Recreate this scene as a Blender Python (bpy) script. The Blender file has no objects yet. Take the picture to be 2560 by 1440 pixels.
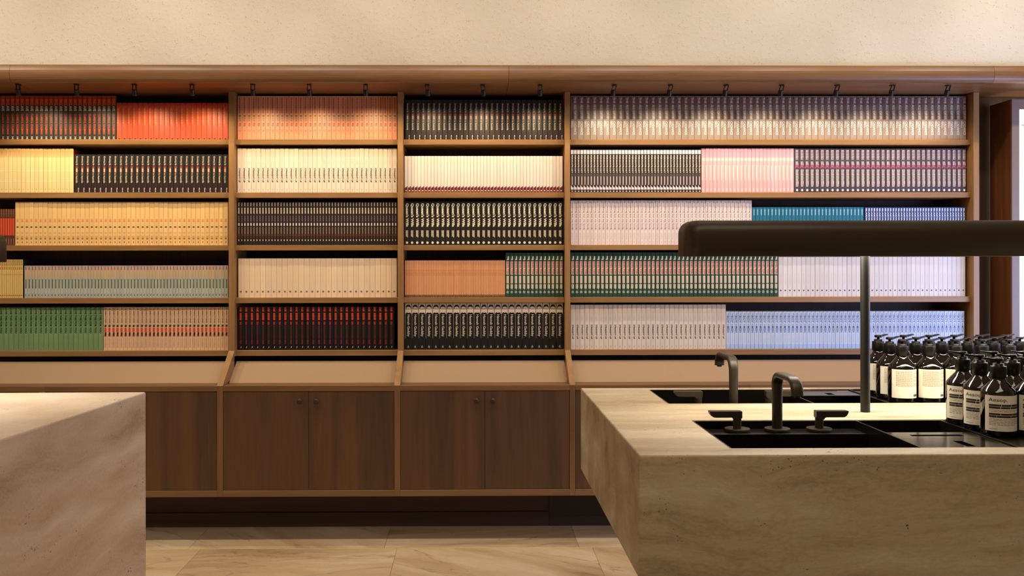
import bpy, bmesh, math, random
from mathutils import Vector, Matrix
random.seed(7)
S = bpy.context.scene
COL = S.collection

# ------------------------------------------------------------------ camera
W, H = 2560.0, 1440.0
F = 2300.0                       # focal length in pixels
YAW, ROLL = 0.012, 0.0012
CX, CY = 1206.0, 655.0           # principal point (shift lens, level camera)
EYE = Vector((0, 0, 1.40))
_f = Vector((math.sin(YAW), math.cos(YAW), 0))
_r0 = Vector((math.cos(YAW), -math.sin(YAW), 0)); _u0 = Vector((0, 0, 1))
_r = _r0*math.cos(ROLL) - _u0*math.sin(ROLL)
_u = _u0*math.cos(ROLL) + _r0*math.sin(ROLL)
cam = bpy.data.cameras.new('camera'); camo = bpy.data.objects.new('camera', cam); COL.objects.link(camo)
M = Matrix((( _r.x, _u.x, -_f.x, EYE.x), (_r.y, _u.y, -_f.y, EYE.y), (_r.z, _u.z, -_f.z, EYE.z), (0, 0, 0, 1)))
camo.matrix_world = M
cam.sensor_width = 36; cam.sensor_fit = 'HORIZONTAL'; cam.lens = 36*F/W
cam.shift_x = (W/2 - CX)/W; cam.shift_y = (CY - H/2)/W
cam.clip_start = 0.05
S.camera = camo
def at(px, py, Y):
    d = _f + _r*((px-CX)/F) + _u*((CY-py)/F)
    return EYE + d*((Y-EYE.y)/d.y)

# ------------------------------------------------------------------ world, lights, exposure
S.view_settings.view_transform = 'Standard'; S.view_settings.look = 'None'
S.view_settings.gamma = 1; S.view_settings.exposure = 0.0
S.view_settings.use_curve_mapping = False
wd = bpy.data.worlds.new('world'); S.world = wd; wd.use_nodes = True
wd.node_tree.nodes['Background'].inputs[0].default_value = (0.55, 0.68, 1.0, 1)
wd.node_tree.nodes['Background'].inputs[1].default_value = 0.6

WARM = (1.0, 0.88, 0.71); COOL = (0.42, 0.54, 1.0)
def area(name, loc, target, sx, sy, power, color, spread=None):
    l = bpy.data.lights.new(name, 'AREA'); l.shape = 'RECTANGLE'; l.size = sx; l.size_y = sy
    l.energy = power; l.color = color
    if spread: l.spread = spread
    o = bpy.data.objects.new(name, l); COL.objects.link(o); o.location = loc
    o.rotation_euler = (Vector(target)-Vector(loc)).to_track_quat('-Z', 'Y').to_euler()
    return o
# a row of ceiling track lights washes the bookcase wall; an added soft overhead fill that stands for no fixture; daylight from the shop window on the right
for tx_, tp in ((-3.1, 78), (-2.0, 62), (-1.0, 52), (0.0, 49), (1.0, 51), (2.0, 54), (3.1, 70)):
    l = bpy.data.lights.new('track_light', 'SPOT'); l.energy = tp; l.color = WARM; l.spot_size = math.radians(105); l.spot_blend = 0.6; l.shadow_soft_size = 0.05
    o = bpy.data.objects.new('track_light', l); COL.objects.link(o); o.location = (tx_, 3.43, 3.5)
    o.rotation_euler = (Vector((tx_, 4.7, 0.7))-o.location).to_track_quat('-Z', 'Y').to_euler()
area('overhead_fill', (0.3, 0.7, 3.52), (0.0, 1.4, 0), 3.0, 1.2, 48, WARM)
area('shop_window_daylight', (3.66, 3.2, 1.05), (2.0, 4.6, 0.9), 1.6, 1.2, 60, COOL)

# ------------------------------------------------------------------ helpers
def lin(c):
    f = lambda v: v/12.92 if v <= 0.04045 else ((v+0.055)/1.055)**2.4
    return tuple(f(v/255.0) for v in c[:3])
MC = {}
def newmat(name):
    m = bpy.data.materials.new(name); m.use_nodes = True
    return m, m.node_tree.nodes, m.node_tree.links, m.node_tree.nodes['Principled BSDF']
def N(nodes, t, **kw):
    n = nodes.new(t)
    for k, v in kw.items(): setattr(n, k, v)
    return n
def plain(name, c, rough=0.5, metal=0.0, var=0.05, scale=40.0, spec=0.5, gain=1.0):
    key = (name, tuple(c), rough, metal)
    if key in MC: return MC[key]
    m, nd, lk, p = newmat(name)
    l = [min(0.95, v*gain) for v in lin(c)]
    tc = N(nd, 'ShaderNodeTexCoord'); nz = N(nd, 'ShaderNodeTexNoise'); nz.inputs['Scale'].default_value = scale
    nz.inputs['Detail'].default_value = 3
    mp = N(nd, 'ShaderNodeMapRange'); mp.inputs['To Min'].default_value = 1-var; mp.inputs['To Max'].default_value = 1+var
    hs = N(nd, 'ShaderNodeHueSaturation'); hs.inputs['Color'].default_value = (*l, 1)
    lk.new(tc.outputs['Object'], nz.inputs['Vector']); lk.new(nz.outputs['Fac'], mp.inputs['Value'])
    lk.new(mp.outputs[0], hs.inputs['Value']); lk.new(hs.outputs[0], p.inputs['Base Color'])
    p.inputs['Roughness'].default_value = rough; p.inputs['Metallic'].default_value = metal
    p.inputs['Specular IOR Level'].default_value = spec
    MC[key] = m; return m
def paper(c, rough=0.42):
    """printed paper / card: slight copy-to-copy variation"""
    key = ('paper', tuple(c), rough)
    if key in MC: return MC[key]
    m, nd, lk, p = newmat('printed_card')
    l = [v*0.88 for v in lin(c)]
    oi = N(nd, 'ShaderNodeObjectInfo'); mp = N(nd, 'ShaderNodeMapRange')
    mp.inputs['To Min'].default_value = 0.93; mp.inputs['To Max'].default_value = 1.04
    hs = N(nd, 'ShaderNodeHueSaturation'); hs.inputs['Color'].default_value = (*l, 1)
    lk.new(oi.outputs['Random'], mp.inputs['Value']); lk.new(mp.outputs[0], hs.inputs['Value'])
    lk.new(hs.outputs[0], p.inputs['Base Color'])
    p.inputs['Roughness'].default_value = rough; p.inputs['Specular IOR Level'].default_value = 0.35
    MC[key] = m; return m
def wood(name, c1, c2, axis='X', rough=0.42, scale=1.0):
    key = (name, axis)
    if key in MC: return MC[key]
    m, nd, lk, p = newmat(name)
    tc = N(nd, 'ShaderNodeTexCoord'); oi = N(nd, 'ShaderNodeObjectInfo')
    ad = N(nd, 'ShaderNodeVectorMath', operation='ADD')
    mu = N(nd, 'ShaderNodeVectorMath', operation='SCALE'); mu.inputs['Scale'].default_value = 7.0
    cb = N(nd, 'ShaderNodeCombineXYZ')
    for i in range(3): lk.new(oi.outputs['Random'], cb.inputs[i])
    lk.new(cb.outputs[0], mu.inputs[0]); lk.new(tc.outputs['Object'], ad.inputs[0]); lk.new(mu.outputs[0], ad.inputs[1])
    mp = N(nd, 'ShaderNodeMapping')
    s = {'X': (0.9, 14, 14), 'Y': (14, 0.9, 14), 'Z': (14, 14, 0.9)}[axis]
    mp.inputs['Scale'].default_value = [v*scale for v in s]
    lk.new(ad.outputs[0], mp.inputs['Vector'])
    n1 = N(nd, 'ShaderNodeTexNoise'); n1.inputs['Scale'].default_value = 1.0; n1.inputs['Detail'].default_value = 6; n1.inputs['Roughness'].default_value = 0.6; n1.inputs['Distortion'].default_value = 0.5
    n2 = N(nd, 'ShaderNodeTexNoise'); n2.inputs['Scale'].default_value = 9.0; n2.inputs['Detail'].default_value = 4
    lk.new(mp.outputs[0], n1.inputs['Vector']); lk.new(mp.outputs[0], n2.inputs['Vector'])
    mx = N(nd, 'ShaderNodeMath', operation='MULTIPLY_ADD'); mx.inputs[1].default_value = 0.3
    lk.new(n2.outputs['Fac'], mx.inputs[0]); lk.new(n1.outputs['Fac'], mx.inputs[2])
    cr = N(nd, 'ShaderNodeValToRGB'); cr.color_ramp.elements[0].position = 0.45; cr.color_ramp.elements[1].position = 0.85
    cr.color_ramp.elements[0].color = (*lin(c1), 1); cr.color_ramp.elements[1].color = (*lin(c2), 1)
    lk.new(mx.outputs[0], cr.inputs[0]); lk.new(cr.outputs[0], p.inputs['Base Color'])
    p.inputs['Roughness'].default_value = rough
    bp = N(nd, 'ShaderNodeBump'); bp.inputs['Strength'].default_value = 0.08; bp.inputs['Distance'].default_value = 0.002
    lk.new(mx.outputs[0], bp.inputs['Height']); lk.new(bp.outputs[0], p.inputs['Normal'])
    MC[key] = m; return m
def travertine(name, cols, rot=(0, 0, 0), band=(0.8, 5.0, 8.0), pits=True, rough=0.5, vein=0.0, rnd=False, grain=0.22):
    m, nd, lk, p = newmat(name)
    tc = N(nd, 'ShaderNodeTexCoord'); mp = N(nd, 'ShaderNodeMapping')
    mp.inputs['Rotation'].default_value = rot; mp.inputs['Scale'].default_value = band
    src = tc.outputs['Object']
    if rnd:
        oi = N(nd, 'ShaderNodeObjectInfo'); cb = N(nd, 'ShaderNodeCombineXYZ')
        mm = N(nd, 'ShaderNodeMath', operation='MULTIPLY'); mm.inputs[1].default_value = 30
        lk.new(oi.outputs['Random'], mm.inputs[0])
        for i in range(3): lk.new(mm.outputs[0], cb.inputs[i])
        ad = N(nd, 'ShaderNodeVectorMath', operation='ADD'); lk.new(src, ad.inputs[0]); lk.new(cb.outputs[0], ad.inputs[1]); src = ad.outputs[0]
        vr = N(nd, 'ShaderNodeVectorRotate', rotation_type='Z_AXIS'); ma = N(nd, 'ShaderNodeMath', operation='MULTIPLY_ADD'); ma.inputs[1].default_value = 1.2; ma.inputs[2].default_value = -0.3
        lk.new(oi.outputs['Random'], ma.inputs[0]); lk.new(ma.outputs[0], vr.inputs['Angle']); lk.new(src, vr.inputs['Vector']); src = vr.outputs[0]
    # warp the strata so that they wander
    wn = N(nd, 'ShaderNodeTexNoise'); wn.inputs['Scale'].default_value = 1.6; wn.inputs['Detail'].default_value = 3; lk.new(src, wn.inputs['Vector'])
    wm = N(nd, 'ShaderNodeVectorMath', operation='MULTIPLY_ADD'); wm.inputs[1].default_value = (0.22,)*3
    lk.new(wn.outputs['Color'], wm.inputs[0]); lk.new(src, wm.inputs[2]); lk.new(wm.outputs[0], mp.inputs['Vector'])
    n1 = N(nd, 'ShaderNodeTexNoise'); n1.inputs['Scale'].default_value = 1.0; n1.inputs['Detail'].default_value = 9; n1.inputs['Roughness'].default_value = 0.62; n1.inputs['Distortion'].default_value = 0.3
    lk.new(mp.outputs[0], n1.inputs['Vector'])
    mg = N(nd, 'ShaderNodeMapping'); mg.inputs['Scale'].default_value = (60, 130, 150); lk.new(wm.outputs[0], mg.inputs['Vector'])
    n2 = N(nd, 'ShaderNodeTexNoise'); n2.inputs['Scale'].default_value = 1.0; n2.inputs['Detail'].default_value = 6; n2.inputs['Roughness'].default_value = 0.7
    lk.new(mg.outputs[0], n2.inputs['Vector'])
    mx = N(nd, 'ShaderNodeMath', operation='MULTIPLY_ADD'); mx.inputs[1].default_value = grain
    sh = N(nd, 'ShaderNodeMath', operation='SUBTRACT'); sh.inputs[1].default_value = 0.5; lk.new(n2.outputs['Fac'], sh.inputs[0])
    lk.new(sh.outputs[0], mx.inputs[0]); lk.new(n1.outputs['Fac'], mx.inputs[2])
    cr = N(nd, 'ShaderNodeValToRGB'); el = cr.color_ramp.elements
    pos = [0.30, 0.44, 0.54, 0.70]
    el[0].position = pos[0]; el[0].color = (*lin(cols[0]), 1); el[1].position = pos[3]; el[1].color = (*lin(cols[3]), 1)
    for i in (1, 2):
        e = el.new(pos[i]); e.color = (*lin(cols[i]), 1)
    lk.new(mx.outputs[0], cr.inputs[0]); out = cr.outputs[0]; hgt = mx.outputs[0]
    if vein > 0:
        wv = N(nd, 'ShaderNodeTexNoise'); wv.inputs['Scale'].default_value = 0.9; wv.inputs['Detail'].default_value = 6; wv.inputs['Distortion'].default_value = 0.8
        lk.new(mp.outputs[0], wv.inputs['Vector'])
        sb = N(nd, 'ShaderNodeMath', operation='SUBTRACT'); sb.inputs[1].default_value = 0.5; lk.new(wv.outputs['Fac'], sb.inputs[0])
        ab = N(nd, 'ShaderNodeMath', operation='ABSOLUTE'); lk.new(sb.outputs[0], ab.inputs[0])
        mr = N(nd, 'ShaderNodeMapRange'); mr.inputs['From Min'].default_value = 0.0; mr.inputs['From Max'].default_value = 0.010
        mr.inputs['To Min'].default_value = vein; mr.inputs['To Max'].default_value = 0.0; lk.new(ab.outputs[0], mr.inputs['Value'])
        mc = N(nd, 'ShaderNodeMix', data_type='RGBA', blend_type='MIX'); mc.inputs['B'].default_value = (*lin([v*0.8 for v in cols[0]]), 1)
        lk.new(mr.outputs[0], mc.inputs['Factor']); lk.new(out, mc.inputs['A']); out = mc.outputs['Result']
    if pits:
        v = N(nd, 'ShaderNodeTexVoronoi'); v.inputs['Scale'].default_value = 1.0; v.inputs['Randomness'].default_value = 1
        mpv = N(nd, 'ShaderNodeMapping'); mpv.inputs['Scale'].default_value = (95, 95, 125); lk.new(src, mpv.inputs['Vector'])
        nzd = N(nd, 'ShaderNodeTexNoise'); nzd.inputs['Scale'].default_value = 130; nzd.inputs['Detail'].default_value = 2; lk.new(src, nzd.inputs['Vector'])
        vm = N(nd, 'ShaderNodeVectorMath', operation='MULTIPLY_ADD'); vm.inputs[1].default_value = (1.6,)*3
        lk.new(nzd.outputs['Color'], vm.inputs[0]); lk.new(mpv.outputs[0], vm.inputs[2]); lk.new(vm.outputs[0], v.inputs['Vector'])
        msk = N(nd, 'ShaderNodeTexNoise'); msk.inputs['Scale'].default_value = 9; msk.inputs['Detail'].default_value = 6; msk.inputs['Roughness'].default_value = 0.65; lk.new(src, msk.inputs['Vector'])
        mm2 = N(nd, 'ShaderNodeMapRange'); mm2.inputs['From Min'].default_value = 0.50; mm2.inputs['From Max'].default_value = 0.74
        mm2.inputs['To Min'].default_value = 0.0; mm2.inputs['To Max'].default_value = 0.34; lk.new(msk.outputs['Fac'], mm2.inputs['Value'])
        lt = N(nd, 'ShaderNodeMath', operation='LESS_THAN'); lk.new(v.outputs['Distance'], lt.inputs[0]); lk.new(mm2.outputs[0], lt.inputs[1])
        mp2 = N(nd, 'ShaderNodeMix', data_type='RGBA', blend_type='MIX'); mp2.inputs['B'].default_value = (*lin([v_*0.45 for v_ in cols[0]]), 1)
        lk.new(lt.outputs[0], mp2.inputs['Factor']); lk.new(out, mp2.inputs['A']); out = mp2.outputs['Result']
        hb = N(nd, 'ShaderNodeMath', operation='SUBTRACT'); lk.new(hgt, hb.inputs[0]); lk.new(lt.outputs[0], hb.inputs[1]); hgt = hb.outputs[0]
    bp = N(nd, 'ShaderNodeBump'); bp.inputs['Strength'].default_value = 0.2; bp.inputs['Distance'].default_value = 0.0015
    lk.new(hgt, bp.inputs['Height']); lk.new(bp.outputs[0], p.inputs['Normal'])
    lk.new(out, p.inputs['Base Color']); p.inputs['Roughness'].default_value = rough
    return m
def emit(name, c, strength):
    m, nd, lk, p = newmat(name)
    p.inputs['Base Color'].default_value = (*lin(c), 1)
    p.inputs['Emission Color'].default_value = (*lin(c), 1); p.inputs['Emission Strength'].default_value = strength
    return m

# materials
def stucco():
    m, nd, lk, p = newmat('pitted_plaster')
    tc = N(nd, 'ShaderNodeTexCoord')
    a = N(nd, 'ShaderNodeTexNoise'); a.inputs['Scale'].default_value = 1.3; a.inputs['Detail'].default_value = 5
    b = N(nd, 'ShaderNodeTexNoise'); b.inputs['Scale'].default_value = 60; b.inputs['Detail'].default_value = 4; b.inputs['Roughness'].default_value = 0.6
    v = N(nd, 'ShaderNodeTexVoronoi'); v.inputs['Scale'].default_value = 150
    for n in (a, b, v): lk.new(tc.outputs['Object'], n.inputs['Vector'])
    cr = N(nd, 'ShaderNodeValToRGB'); cr.color_ramp.elements[0].position = 0.35; cr.color_ramp.elements[1].position = 0.7
    cr.color_ramp.elements[0].color = (*lin((198, 187, 169)), 1); cr.color_ramp.elements[1].color = (*lin((212, 202, 186)), 1)
    lk.new(a.outputs['Fac'], cr.inputs[0])
    msk = N(nd, 'ShaderNodeMapRange'); msk.inputs['From Min'].default_value = 0.47; msk.inputs['From Max'].default_value = 0.66
    msk.inputs['To Min'].default_value = 0; msk.inputs['To Max'].default_value = 0.34; lk.new(b.outputs['Fac'], msk.inputs['Value'])
    lt = N(nd, 'ShaderNodeMath', operation='LESS_THAN'); lk.new(v.outputs['Distance'], lt.inputs[0]); lk.new(msk.outputs[0], lt.inputs[1])
    mx = N(nd, 'ShaderNodeMix', data_type='RGBA', blend_type='MIX'); mx.inputs['B'].default_value = (*lin((176, 156, 130)), 1)
    lk.new(lt.outputs[0], mx.inputs['Factor']); lk.new(cr.outputs[0], mx.inputs['A']); lk.new(mx.outputs['Result'], p.inputs['Base Color'])
    hb = N(nd, 'ShaderNodeMath', operation='SUBTRACT'); lk.new(b.outputs['Fac'], hb.inputs[0]); lk.new(lt.outputs[0], hb.inputs[1])
    bp = N(nd, 'ShaderNodeBump'); bp.inputs['Strength'].default_value = 0.6; bp.inputs['Distance'].default_value = 0.005
    lk.new(hb.outputs[0], bp.inputs['Height']); lk.new(bp.outputs[0], p.inputs['Normal'])
    p.inputs['Roughness'].default_value = 0.85
    return m
STUCCO = stucco()
SH1, SH2 = (128, 92, 51), (158, 118, 73)
WOODX = wood('oiled_walnut', SH1, SH2, 'X'); WOODZ = wood('oiled_walnut', SH1, SH2, 'Z'); WOODY = wood('oiled_walnut', SH1, SH2, 'Y')
CORN = wood('polished_walnut', (104, 70, 40), (138, 98, 60), 'X', rough=0.4)
DOORW = wood('dark_walnut', (62, 38, 17), (90, 58, 28), 'Z', rough=0.5, scale=0.7)
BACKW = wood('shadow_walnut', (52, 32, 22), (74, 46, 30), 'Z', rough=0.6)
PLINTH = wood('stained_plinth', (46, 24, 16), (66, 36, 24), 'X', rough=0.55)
PANELW = wood('red_walnut', (82, 46, 24), (112, 66, 36), 'Z', rough=0.4)
LINEN = plain('tan_leather', (156, 128, 98), 0.75, var=0.03)
BLACK = plain('black_steel', (30, 27, 24), 0.28, metal=0.6, var=0.06)
BRONZE = plain('dark_bronze', (60, 53, 42), 0.42, metal=0.5, var=0.06)
LAMPB = plain('lamp_bronze', (58, 46, 32), 0.45, metal=0.3, var=0.05)
STEEL = plain('smoked_steel', (92, 88, 86), 0.16, metal=0.95, var=0.04)
SPOTM = plain('spot_black', (34, 30, 24), 0.4, metal=0.4)
CABX = wood('dimmed_walnut', (97, 67, 37), (123, 88, 52), 'X'); CABZ = wood('dimmed_walnut', (97, 67, 37), (123, 88, 52), 'Z')  # shelf walnut again, darkened to put the weaker light low down into its colour
POSTM = plain('lamp_post_black', (26, 22, 18), 0.5)
KNOB = plain('knob_wood', (48, 32, 22), 0.4)
TRAV = travertine('honed_travertine', [(144, 125, 96), (175, 156, 125), (188, 171, 142), (208, 195, 170)], band=(1.0, 7.0, 9.0), grain=0.34)
TRAVL = travertine('veined_travertine', [(166, 140, 114), (190, 166, 140), (200, 178, 154), (214, 196, 176)], rot=(0.5, 0.0, 0.0), band=(1.8, 1.8, 9.0), grain=0.35)
TILE = travertine('floor_travertine', [(146, 116, 84), (176, 148, 112), (188, 162, 126), (206, 186, 154)], band=(0.9, 4.5, 3), pits=False, rough=0.4, vein=0.5, rnd=True)

ORG = {}
def link(name, me, origin, parent=None):
    o = bpy.data.objects.new(name, me); COL.objects.link(o)
    o.location = origin - (ORG[parent] if parent else Vector((0, 0, 0)))
    if parent: o.parent = parent
    ORG[o] = origin
    return o
def tag(o, label=None, cat=None, group=None, kind=None):
    if label: o['label'] = label
    if cat: o['category'] = cat
    if group: o['group'] = group
    if kind: o['kind'] = kind
    return o
def empty(name, loc, label=None, cat=None, group=None, kind=None):
    o = link(name, None, Vector(loc)); o.empty_display_size = 0.05
    return tag(o, label, cat, group, kind)
class MB:
    """collects faces in world coordinates; build() links them as one mesh object"""
    def __init__(s): s.v = []; s.f = []; s.m = []; s.mats = []; s.sm = []
    def mi(s, mat):
        if mat not in s.mats: s.mats.append(mat)
        return s.mats.index(mat)
    def add(s, vs, fs, mat, smooth=False):
        b = len(s.v); k = s.mi(mat); s.v += [tuple(v) for v in vs]
        for f in fs: s.f.append(tuple(b+i for i in f)); s.m.append(k); s.sm.append(smooth)
        return s
    def box(s, x0, x1, y0, y1, z0, z1, mat, bevel=0.0, seg=2):
        x0, x1 = sorted((x0, x1)); y0, y1 = sorted((y0, y1)); z0, z1 = sorted((z0, z1))
        if bevel <= 0:
            v = [(x, y, z) for z in (z0, z1) for y in (y0, y1) for x in (x0, x1)]
            return s.add(v, [(0, 2, 3, 1), (4, 5, 7, 6), (0, 1, 5, 4), (2, 6, 7, 3), (0, 4, 6, 2), (1, 3, 7, 5)], mat)
        bm = bmesh.new(); bmesh.ops.create_cube(bm, size=1)
        for v in bm.verts: v.co = Vector(((x0+x1)/2+v.co.x*(x1-x0), (y0+y1)/2+v.co.y*(y1-y0), (z0+z1)/2+v.co.z*(z1-z0)))
        bmesh.ops.bevel(bm, geom=bm.edges[:], offset=bevel, segments=seg, affect='EDGES', profile=0.5)
        return s.bm(bm, mat)
    def bm(s, bm, mat, smooth=False):
        bm.verts.index_update()
        s.add([v.co.copy() for v in bm.verts], [[v.index for v in f.verts] for f in bm.faces], mat, smooth); bm.free(); return s
    def lathe(s, prof, c, mat, n=24, smooth=True, cap=True):
        """prof: list of (radius, z) upward, about a vertical axis at c"""
        c = Vector(c); vs = []; fs = []
        for r, z in prof:
            for i in range(n):
                a = 2*math.pi*i/n; vs.append(c+Vector((r*math.cos(a), r*math.sin(a), z)))
        for k in range(len(prof)-1):
            for i in range(n):
                j = (i+1) % n; fs.append((k*n+i, k*n+j, (k+1)*n+j, (k+1)*n+i))
        s.add(vs, fs, mat, smooth)
        if cap:
            s.add(vs[:n], [tuple(range(n-1, -1, -1))], mat); s.add(vs[-n:], [tuple(range(n))], mat)
        return s
    def sweep(s, path, prof_fn, mat, smooth=True):
        """path: list of (pos, side, up) frames; prof_fn(i)-> list of (a,b) in side/up"""
        vs = []; fs = []; n = None
        for i, (p, a, b) in enumerate(path):
            pr = prof_fn(i); n = len(pr)
            for (u, w) in pr: vs.append(Vector(p)+Vector(a)*u+Vector(b)*w)
        for k in range(len(path)-1):
            for i in range(n):
                j = (i+1) % n; fs.append((k*n+i, k*n+j, (k+1)*n+j, (k+1)*n+i))
        s.add(vs, fs, mat, smooth); s.add(vs[:n], [tuple(range(n-1, -1, -1))], mat); s.add(vs[-n:], [tuple(range(n))], mat)
        return s
    def prism(s, pts, axis, a0, a1, mat, smooth=False):
        """extrude a polygon; axis 'X': pts=(y,z), 'Z': pts=(x,y)"""
        f = {'X': lambda p, a: (a, p[0], p[1]), 'Y': lambda p, a: (p[0], a, p[1]), 'Z': lambda p, a: (p[0], p[1], a)}[axis]
        n = len(pts); vs = [f(p, a0) for p in pts]+[f(p, a1) for p in pts]
        s.add(vs, [tuple(range(n-1, -1, -1)), tuple(range(n, 2*n))]+[(i, (i+1) % n, n+(i+1) % n, n+i) for i in range(n)], mat, smooth); return s
    def mesh(s, name, origin):
        me = bpy.data.meshes.new(name); me.from_pydata([Vector(v)-origin for v in s.v], [], s.f)
        for m in s.mats: me.materials.append(m)
        me.polygons.foreach_set('material_index', s.m); me.polygons.foreach_set('use_smooth', s.sm)
        bm = bmesh.new(); bm.from_mesh(me); bmesh.ops.recalc_face_normals(bm, faces=bm.faces[:]); bm.to_mesh(me); bm.free()
        me.update(); return me
    def build(s, name, parent=None, origin=None, bev=0.0):
        if origin is None:
            if parent: origin = ORG[parent]
            else:
                xs = [v[0] for v in s.v]; ys = [v[1] for v in s.v]; zs = [v[2] for v in s.v]
                origin = Vector(((min(xs)+max(xs))/2, (min(ys)+max(ys))/2, min(zs)))
        o = link(name, s.mesh(name, Vector(origin)), Vector(origin), parent)
        if bev:
            md = o.modifiers.new('edge', 'BEVEL'); md.width = bev; md.segments = 2; md.limit_method = 'ANGLE'; md.angle_limit = 0.6
        return o
def grid_solid(mb, xs, ys, z0, z1, holes, mat, swap=None):
    """slab on a grid with void cells; swap maps (x,y,z) into another plane"""
    nx, ny = len(xs)-1, len(ys)-1
    T = swap or (lambda p: p)
    solid = lambda i, j: 0 <= i < nx and 0 <= j < ny and (i, j) not in holes
    idx = {}; vs = []; fs = []
    def V(i, j, k):
        if (i, j, k) not in idx: idx[(i, j, k)] = len(vs); vs.append(T((xs[i], ys[j], (z0, z1)[k])))
        return idx[(i, j, k)]
    for i in range(nx):
        for j in range(ny):
            if not solid(i, j): continue
            fs.append((V(i, j, 1), V(i+1, j, 1), V(i+1, j+1, 1), V(i, j+1, 1)))
            fs.append((V(i, j, 0), V(i, j+1, 0), V(i+1, j+1, 0), V(i+1, j, 0)))
            if not solid(i-1, j): fs.append((V(i, j, 0), V(i, j, 1), V(i, j+1, 1), V(i, j+1, 0)))
            if not solid(i+1, j): fs.append((V(i+1, j, 0), V(i+1, j+1, 0), V(i+1, j+1, 1), V(i+1, j, 1)))
            if not solid(i, j-1): fs.append((V(i, j, 0), V(i+1, j, 0), V(i+1, j, 1), V(i, j, 1)))
            if not solid(i, j+1): fs.append((V(i, j+1, 0), V(i, j+1, 1), V(i+1, j+1, 1), V(i+1, j+1, 0)))
    mb.add(vs, fs, mat); return mb

TXT = {}
def glyphs(text, bold=0.0):
    """outline of a line of lettering, normalised to the unit box"""
    if (text, bold) in TXT: return TXT[(text, bold)]
    cu = bpy.data.curves.new('lettering', 'FONT'); cu.body = text; cu.size = 1; cu.resolution_u = 2; cu.fill_mode = 'FRONT'; cu.offset = bold
    ob = bpy.data.objects.new('lettering', cu); me = bpy.data.meshes.new_from_object(ob)
    vs = [(v.co.x, v.co.y) for v in me.vertices]; fs = [tuple(p.vertices) for p in me.polygons]
    x0 = min(v[0] for v in vs); x1 = max(v[0] for v in vs); y0 = min(v[1] for v in vs); y1 = max(v[1] for v in vs)
    vs = [((v[0]-x0)/(x1-x0), (v[1]-y0)/(y1-y0)) for v in vs]
    bpy.data.objects.remove(ob); bpy.data.curves.remove(cu); bpy.data.meshes.remove(me)
    TXT[(text, bold)] = (vs, fs); return TXT[(text, bold)]

# ------------------------------------------------------------------ depths of the main planes
YB = 4.85      # book spines
YS = 4.83      # shelf fronts
YP = 4.80      # post fronts
YC = 4.576     # cabinet fronts
YPL = 4.89     # plinth
YBK = 5.08     # bookcase back
XL, XR, YF, YR, ZC = -4.2, 3.75, -1.8, 5.2, 3.6
ZU = at(1200, 229, YP).z         # underside of cornice
YCF = 4.535                      # cornice front
zsh = {r: (at(1200, t, YS).z, at(1200, b, YS).z) for r, (t, b) in
       {1: (348.6, 361.8), 2: (481.0, 494.4), 3: (612.4, 625.5), 4: (743.4, 757.0), 5: (874.8, 888.6)}.items()}
def px(x, y, Y): return at(x, y, Y).x
XEND = -2.78
P1 = (px(571.5, 560, YP), px(585.5, 560, YP)); P2 = (px(994, 560, YP), px(1008, 560, YP)); P3 = (px(1412.3, 560, YP), px(1425.5, 560, YP))
P4 = (px(2434, 560, YP), px(2448.5, 560, YP))
ZT = at(1200, 164.5, 4.578).z      # top of cornice

# ------------------------------------------------------------------ room shell
fl = tag(MB().box(XL, XR, YF, YR, -0.05, -0.012, plain('screed', (172, 148, 114), 0.9)).build('floor'), 'pale stone tiled floor between the islands and the cabinets', kind='structure')
xj = [px(1427, 1313, YPL), px(977, 1313, YPL)]
TL = xj[0]-xj[1]; row1 = at(1150, 1369, 1.0); zz = (1369-CY)/F
y_joint = 1.40/zz
rows = [(YR, y_joint, xj[0])]
y = y_joint; off = 0.064
while y > YF+0.01:
    rows.append((y, max(YF, y-0.6), xj[0]+off)); y -= 0.6; off += 0.37
for (ya, yb, xs) in rows:
    x = xs - math.ceil((xs-XL)/TL)*TL
    while x < XR:
        a, b = max(x, XL), min(x+TL, XR)
        if b-a > 0.02:
            MB().box(a+0.0006, b-0.0006, yb+0.0006, ya-0.0006, -0.012, 0.0, TILE, 0.0008, 1).build('tile', fl)
        x += TL
tag(MB().box(XL, XR, YF, YR, ZC, ZC+0.1, plain('ceiling_plaster', (226, 212, 190), 0.9)).build('ceiling'), kind='structure')
tag(MB().box(XL, XR, YR, YR+0.1, 0, ZC, STUCCO).box(XL, XR, 4.585, YR-0.002, ZT-0.01, ZC-0.001, STUCCO).build('wall_back'), 'beige pitted plaster wall above the bookcase', kind='structure')
tag(MB().box(XL-0.1, XL, YF, YR, 0, ZC, STUCCO).build('wall_left'), kind='structure')
tag(MB().box(XL, XR, YF-0.1, YF, 0, ZC, STUCCO).build('wall_front'), kind='structure')
wr = MB(); grid_solid(wr, [YF, 2.3, 4.1, YR], [0, 0.35, 1.75, ZC], XR, XR+0.12, {(1, 1)}, STUCCO, swap=lambda p: (p[2], p[0], p[1]))
tag(wr.build('wall_right'), kind='structure')
wn = MB(); grid_solid(wn, [2.3, 2.34, 3.18, 3.22, 4.06, 4.1], [0.35, 0.39, 1.71, 1.75], XR+0.03, XR+0.08, {(1, 1), (3, 1)}, PANELW, swap=lambda p: (p[2], p[0], p[1]))
tag(wn.build('window_1'), kind='structure')

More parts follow.
